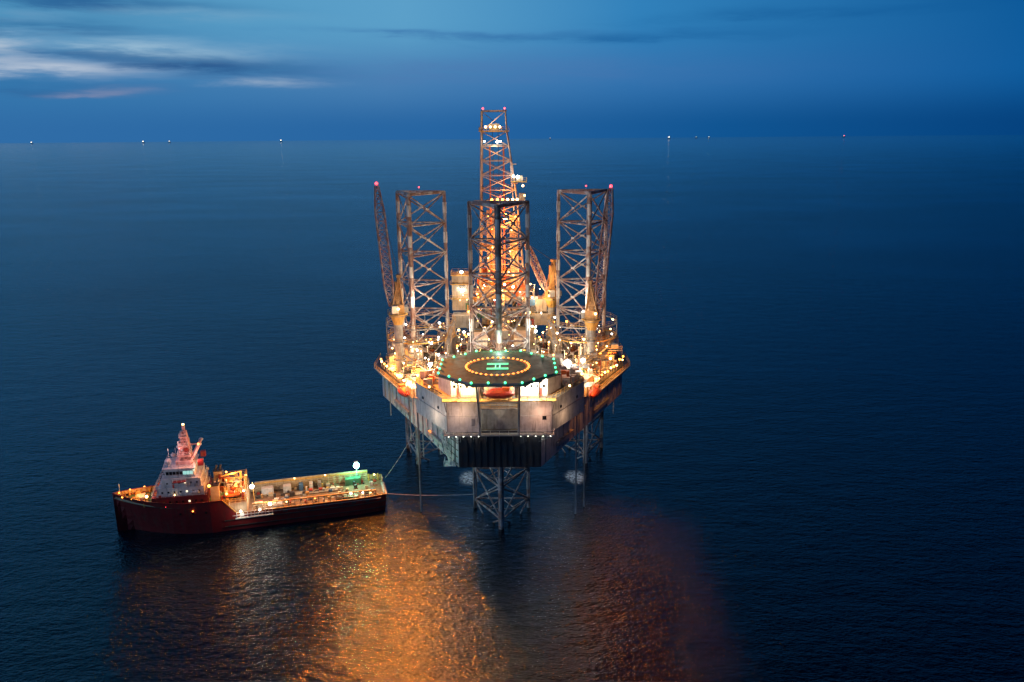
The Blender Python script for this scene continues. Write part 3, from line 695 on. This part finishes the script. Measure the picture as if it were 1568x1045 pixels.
for z,w_,l in((18.9,5.2,2.8),(21.0,4.0,2.2),(23.2,2.6,1.5)):
    b.box(14.2,0,z,l,w_,.2,'ship_mast_pink_lit'); b.rail([(14.2-l/2,-w_/2),(14.2+l/2,-w_/2),(14.2+l/2,w_/2),(14.2-l/2,w_/2)],z+.2,'ship_white',.8,.045,1,True)
b.box(15.3,0,19.9,.35,3.4,.45,'ship_white',.5); b.box(14.9,0,21.9,.3,2.4,.4,'ship_white',-.4); b.box(14,0,24.2,.25,1.6,.3,'ship_white',.9); b.box(13.6,1.5,19.2,.8,.8,1.3,'red_paint')
b.ball((18,2.2,17.8),.8,'ship_white'); b.beam((18,2.2,16.4),(18,2.2,17.2),.2,'ship_white'); b.ball((17.4,-2.4,17.6),.6,'ship_white')
for sd in(-1.7,1.7): b.beam((13.2,sd,16.5),(10.6,sd,21.0),.34,'ship_mast_pink_lit',6); b.ball((10.4,sd,21.4),.55,'ship_white',.7)
b.box(10.6,0,20.8,.5,4.2,.5,'ship_mast_pink_lit'); b.beam((13.9,0,21),(10.6,0,20.9),.2,'ship_mast_pink_lit')
for q in((17.2,3.4),(16.8,-2.6),(17.5,2.9),(16.9,1)): b.beam((*q,15.8),(*q,random.uniform(19,21.5)),.045,'ship_white')
b.ball((13.9,0,26.3),.25,'lamp_warm'); b.ball((10.6,2.1,21.6),.25,'lamp_orange'); b.ball((15.2,1.2,20.6),.14,'lamp_red')
b.make('radar_mast',ship).location=(1.2,0,0)
b=MB()
b.prism([(1.5,-6.2),(10.4,-6.2),(10.4,6.2),(1.5,6.2)],3.32,6.8,'ship_beige','ship_deck')
for sd in(-1,1):
    b.box(8.8,sd*4.6,6.8,2.0,1.7,4.6,'ship_beige'); b.box(8.8,sd*4.6,11.4,2.2,1.9,.3,'dark_steel')
    for q in(-.5,.5): b.beam((8.8+q,sd*4.6,11.6),(8.4+q,sd*4.6,13.0),.26,'dark_steel',8)
b.rail([(1.6,-6.1),(1.6,6.1)],6.82,'ship_beige',1,.05,1.2); b.rail([(1.6,6.1),(9.2,6.1)],6.82,'yellow_paint',1,.05,1.2)
b.ball((5.0,5.0,8.5),.85,'orange_paint',.7,12,8,2.5); b.box(5.0,5,8.7,1.2,.9,.8,'red_paint')
for q in(3.6,6.4): b.beam((q,3.6,6.8),(q,3.8,10.4),.14,'yellow_paint'); b.beam((q,3.8,10.4),(q,5.4,10.4),.12,'yellow_paint')
for q in(-3,0,3): b.beam((3.6,q-1,7.9),(3.6,q+1,7.9),.85,'yellow_paint',12)
for q in(-5.5,-2,2,5.5): b.beam((1.9,q,6.8),(1.9,q,10.6),.12,'yellow_paint')
b.beam((1.9,-5.5,10.6),(1.9,5.5,10.6),.14,'yellow_paint'); b.beam((1.9,-5.5,9),(1.9,5.5,9),.09,'yellow_paint')
b.box(4.6,-3.4,9.2,4.8,4.5,.2,'grey_steel'); b.rail([(2.2,-5.6),(7,-5.6),(7,-1.2),(2.2,-1.2)],9.4,'yellow_paint',1,.05,1.2,True)
b.beam((3,-2,6.8),(3,-2,11.6),.3,'yellow_paint',10); b.beam((3,-2,11.6),(7.5,1.5,12.2),.18,'yellow_paint')
for i in range(80): b.box(random.uniform(2,9.8),random.uniform(-5.8,5.8),9.42 if (i%3==0) else 6.82,random.uniform(.3,.9),random.uniform(.3,.9),random.uniform(.4,1.8),random.choice(['yellow_paint','ship_beige','orange_paint','ship_white','red_paint','grey_steel','dark_steel']))
b.make('winch_house',ship)
b=MB()
for sd in(-1,1):
    for i in range(21):
        x=-29+i*1.46; b.box(x,sd*6.2,3.32,.22,.3,2.5,'ship_beige')
    b.box(-14.5,sd*6.2,5.75,29.5,.32,.25,'yellow_paint')
    for z in(4.1,4.7,5.3): b.box(-14.5,sd*6.25,z,29.4,.1,.1,'ship_beige')
b.box(-14.5,-6.65,3.32,29.5,.1,2.9,'ship_beige')
for x,l,m_ in((-3,3,'ship_white'),(-8,2.0,'ship_white'),(-11.6,1.0,'blue_paint'),(-14.2,.9,'ship_white'),(-16.4,.9,'grey_steel'),(-25.2,4.2,'green_paint')):
    b.box(x,-4.9,3.33,l,1.8,1.8,m_); 
    for k in range(int(l/.4)): b.box(x-l/2+.2+k*.4,-3.98,3.4,.12,.08,1.65,m_)
b.box(-5.5,4.6,3.33,3.0,1.6,1.3,'ship_white'); b.box(-1.2,5.0,3.33,2.0,1.4,2.2,'ship_beige'); b.box(-24,4.9,3.33,3.5,1.2,1.0,'ship_deck_green')
for i in range(5): b.beam((-22,-3+i*.4,3.6),(-10,-3+i*.4,3.6),.15,'grey_steel',6)
for i in range(110): b.box(random.uniform(-31,0),random.choice([-1,1])*random.uniform(1.0,5.6),3.33,random.uniform(.3,1.3),random.uniform(.3,1.0),random.uniform(.2,1.2),random.choice(['ship_white','yellow_paint','ship_beige','blue_paint','red_paint','dark_steel','dark_steel','grey_steel','crane_tan']))
b.beam((-26.4,-6.1,3.3),(-26.4,-6.1,8.6),.13,'ship_white'); b.box(-26.4,-6,8.8,.9,.8,.4,'ship_white'); b.ball((-26.4,-5.4,8.3),.85,'lamp_teal')
for x in(-29.5,-30.8,-32): b.beam((x,-5.8,3.3),(x,-5.8,5.2),.2,'yellow_paint',8); b.beam((x,5.8,3.3),(x,5.8,4.6),.2,'yellow_paint',8)
b.beam((0,1,3.3),(0.2,1,9.5),.1,'yellow_paint')
b.rail([(-4.5,7.7),(4,7.7)],3.4,'ship_white',1.4,.06,.8); b.box(-.2,7.75,3.2,9,.7,.15,'ship_white')
b.make('cargo_deck_fittings',ship)
b=MB()
for p,r,m_ in(((.3,2.2,8.8),.5,'lamp_white'),((-4,6.6,5.5),.34,'lamp_white'),((3,7.3,4.8),.25,'lamp_white'),((-1.5,7.3,4.6),.25,'lamp_white'),((9.9,5.8,11.8),.35,'lamp_orange'),((6,6.3,9.4),.3,'lamp_orange'),((2,6,9.6),.26,'lamp_warm'),
    ((8.8,3,10.0),.25,'lamp_warm'),((4,2,10),.24,'lamp_orange'),((2,-3,10),.24,'lamp_warm'),((6.6,-3,11.4),.24,'lamp_orange'),((-10,-6,6.3),.16,'lamp_warm'),((-18,-6,6.3),.16,'lamp_warm'),((-24,6.4,5.7),.24,'lamp_white'),((-29,6.2,5.3),.2,'lamp_warm'),((-31,-5,5.3),.2,'lamp_warm'),((-27,6.3,5.5),.18,'lamp_white'),((-8,6.4,5.5),.16,'lamp_warm'),((-15,6.4,5.5),.14,'lamp_orange'),
    ((29.5,-2.4,9.6),.22,'lamp_orange'),((26.5,-4.2,9.2),.22,'lamp_orange'),((30.5,1.7,9.6),.2,'lamp_orange'),((28.2,2.8,9.3),.2,'lamp_orange'),((31.6,-.6,9.9),.18,'lamp_orange'),((24.8,3,9.6),.34,'lamp_warm'),((18,5.4,10.2),.14,'lamp_warm'),((20.2,5.9,7.6),.14,'lamp_red'),((14,7.4,6.3),.15,'lamp_orange')):
    b.ball(p,r,m_)
b.make('ship_lights',ship)
for i,(p,c,w) in enumerate([((-1.0,2.2,9.5),CW,600),((-4,7.0,7),CW,200),((-12,0,8),CWW,420),((5,8.0,10.5),CO,460),((4.5,0,12),CO,850),((27.2,0,11.5),CO,520),((-25.8,-3.4,8.2),(.25,1,.6),1300),((-29,2,7.5),CWW,260),
    ((12,4,18.5),(1,.42,.3),260),((17.5,4,22),(1,.42,.35),300),((3,9.3,4.6),CW,100),((19,11,14),(.9,.85,.9),80),((-20,0,8),CWW,300),((4,0,8.6),CWW,240),((24,4,10.5),CWW,60)]):
    lamp('deck_light_%02d'%i,p,c,w*SL,ship,.3)

# ------------------------------------------------------------------ mooring ropes
def rope(name,A,B,sag,r=.09):
    b=MB();A=Vector(A);B=Vector(B);n=24;ps=[]
    for i in range(n+1): f=i/n; p=A.lerp(B,f); p.z-=sag*4*f*(1-f); ps.append(p)
    for a,c in zip(ps,ps[1:]): b.beam(a,c,r,'rope_fibre',6)
    b.make(name)
rope('mooring_rope',(-34.5,193,3.8),(-9.9,191.6,4.0),.5,.1)
rope('mooring_rope.001',(-35,202,4.2),(-24,203,22),1.0,.07)

# ------------------------------------------------------------------ foam where discharge water hits the sea
def foam(name,x,y,sx_,sy_):
    b=MB(); n=40; vs=[(0,0,.02)];ph=[random.uniform(0,6) for _ in range(3)]
    for i in range(n):
        a=2*math.pi*i/n; r_=1+.12*math.sin(3*a+ph[0])+.08*math.sin(7*a+ph[1])+.05*math.sin(11*a+ph[2]); vs.append((sx_*r_*math.cos(a),sy_*r_*math.sin(a),.02))
    b.addf(vs,[[0,1+i,1+(i+1)%n] for i in range(n)],'foam'); b.make(name,None,(x,y,0))
m=bpy.data.materials.new('foam'); m.use_nodes=True; N=NT(m.node_tree); bb=m.node_tree.nodes['Principled BSDF']; L=m.node_tree.links
o=N.new('ShaderNodeTexCoord'); bb.inputs['Base Color'].default_value=(.75,.8,.85,1); bb.inputs['Roughness'].default_value=.8
ln=N.new('ShaderNodeVectorMath',operation='LENGTH'); mp=N.new('ShaderNodeMapping'); mp.inputs['Scale'].default_value=(.28,.16,1); L.new(o.outputs['Object'],mp.inputs[0]); L.new(mp.outputs[0],ln.inputs[0])
al=N.m('MULTIPLY',N.mr(ln.outputs['Value'],.3,1.0,1,0,True),N.mr(N.noise(o.outputs['Object'],.9,5,.65),.35,.65,.1,1)); L.new(al,bb.inputs['Alpha'])
MATS['foam']=m
foam('sea_foam',-12.5,211,3.4,6.0); foam('sea_foam.001',17.8,211,3.4,5.5)
lamp('underdeck_light_port',(-12,14,19.4),(.8,.9,1),2800,rig,.3); lamp('underdeck_light_starboard',(16,18,19.4),(.8,.9,1),2800,rig,.3)

# ------------------------------------------------------------------ distant platforms at the horizon
def far(name,px,d,red=False,k=1.0):
    b=MB(); x=(px-784)/1259*d
    for a in(-25,25):
        for c in(-25,25): b.beam((a,c,0),(a,c,45),4,'dark_steel')
    b.box(0,0,40,70,60,14,'dark_steel'); b.beam((10,0,54),(10,0,100),5,'dark_steel',4,2); b.box(-22,0,54,20,30,14,'dark_steel')
    b.ball((0,-32,84),10*k,'lamp_red' if red else 'far_lamp'); b.ball((-26,-32,74),5*k,'far_lamp'); b.make(name,None,(x,d,0))
for i,(px,d,r_,k) in enumerate(((51,31000,False,1.1),(222,30000,False,1.2),(262,32000,False,.9),(433,29000,False,1.2),(1027,27000,False,1.2),(1069,34000,False,.7),(1088,34000,False,.7),(1295,30000,True,1.0),(845,34000,False,.5))):
    far('distant_platform' if i==0 else 'distant_platform.%03d'%i,px,d,r_,k)

# ------------------------------------------------------------------ faint dusk sun glow (cool, broad)
sl=bpy.data.lights.new('dusk_sun','SUN'); sl.energy=.5; sl.angle=math.radians(25); sl.color=(.6,.78,1)
so=bpy.data.objects.new('dusk_sun',sl); S.collection.objects.link(so); so.rotation_euler=Vector((.9,.35,-.35)).to_track_quat('-Z','Y').to_euler()

# ------------------------------------------------------------------ camera
cam=bpy.data.cameras.new('camera'); cam.lens=28; cam.sensor_width=36; cam.clip_start=1; cam.clip_end=250000
co=bpy.data.objects.new('camera',cam); S.collection.objects.link(co); S.camera=co
co.matrix_world=Matrix.Translation((0,0,94))@Matrix.Rotation(math.radians(90-14.3),4,'X')@Matrix.Rotation(math.radians(-.47),4,'Z')
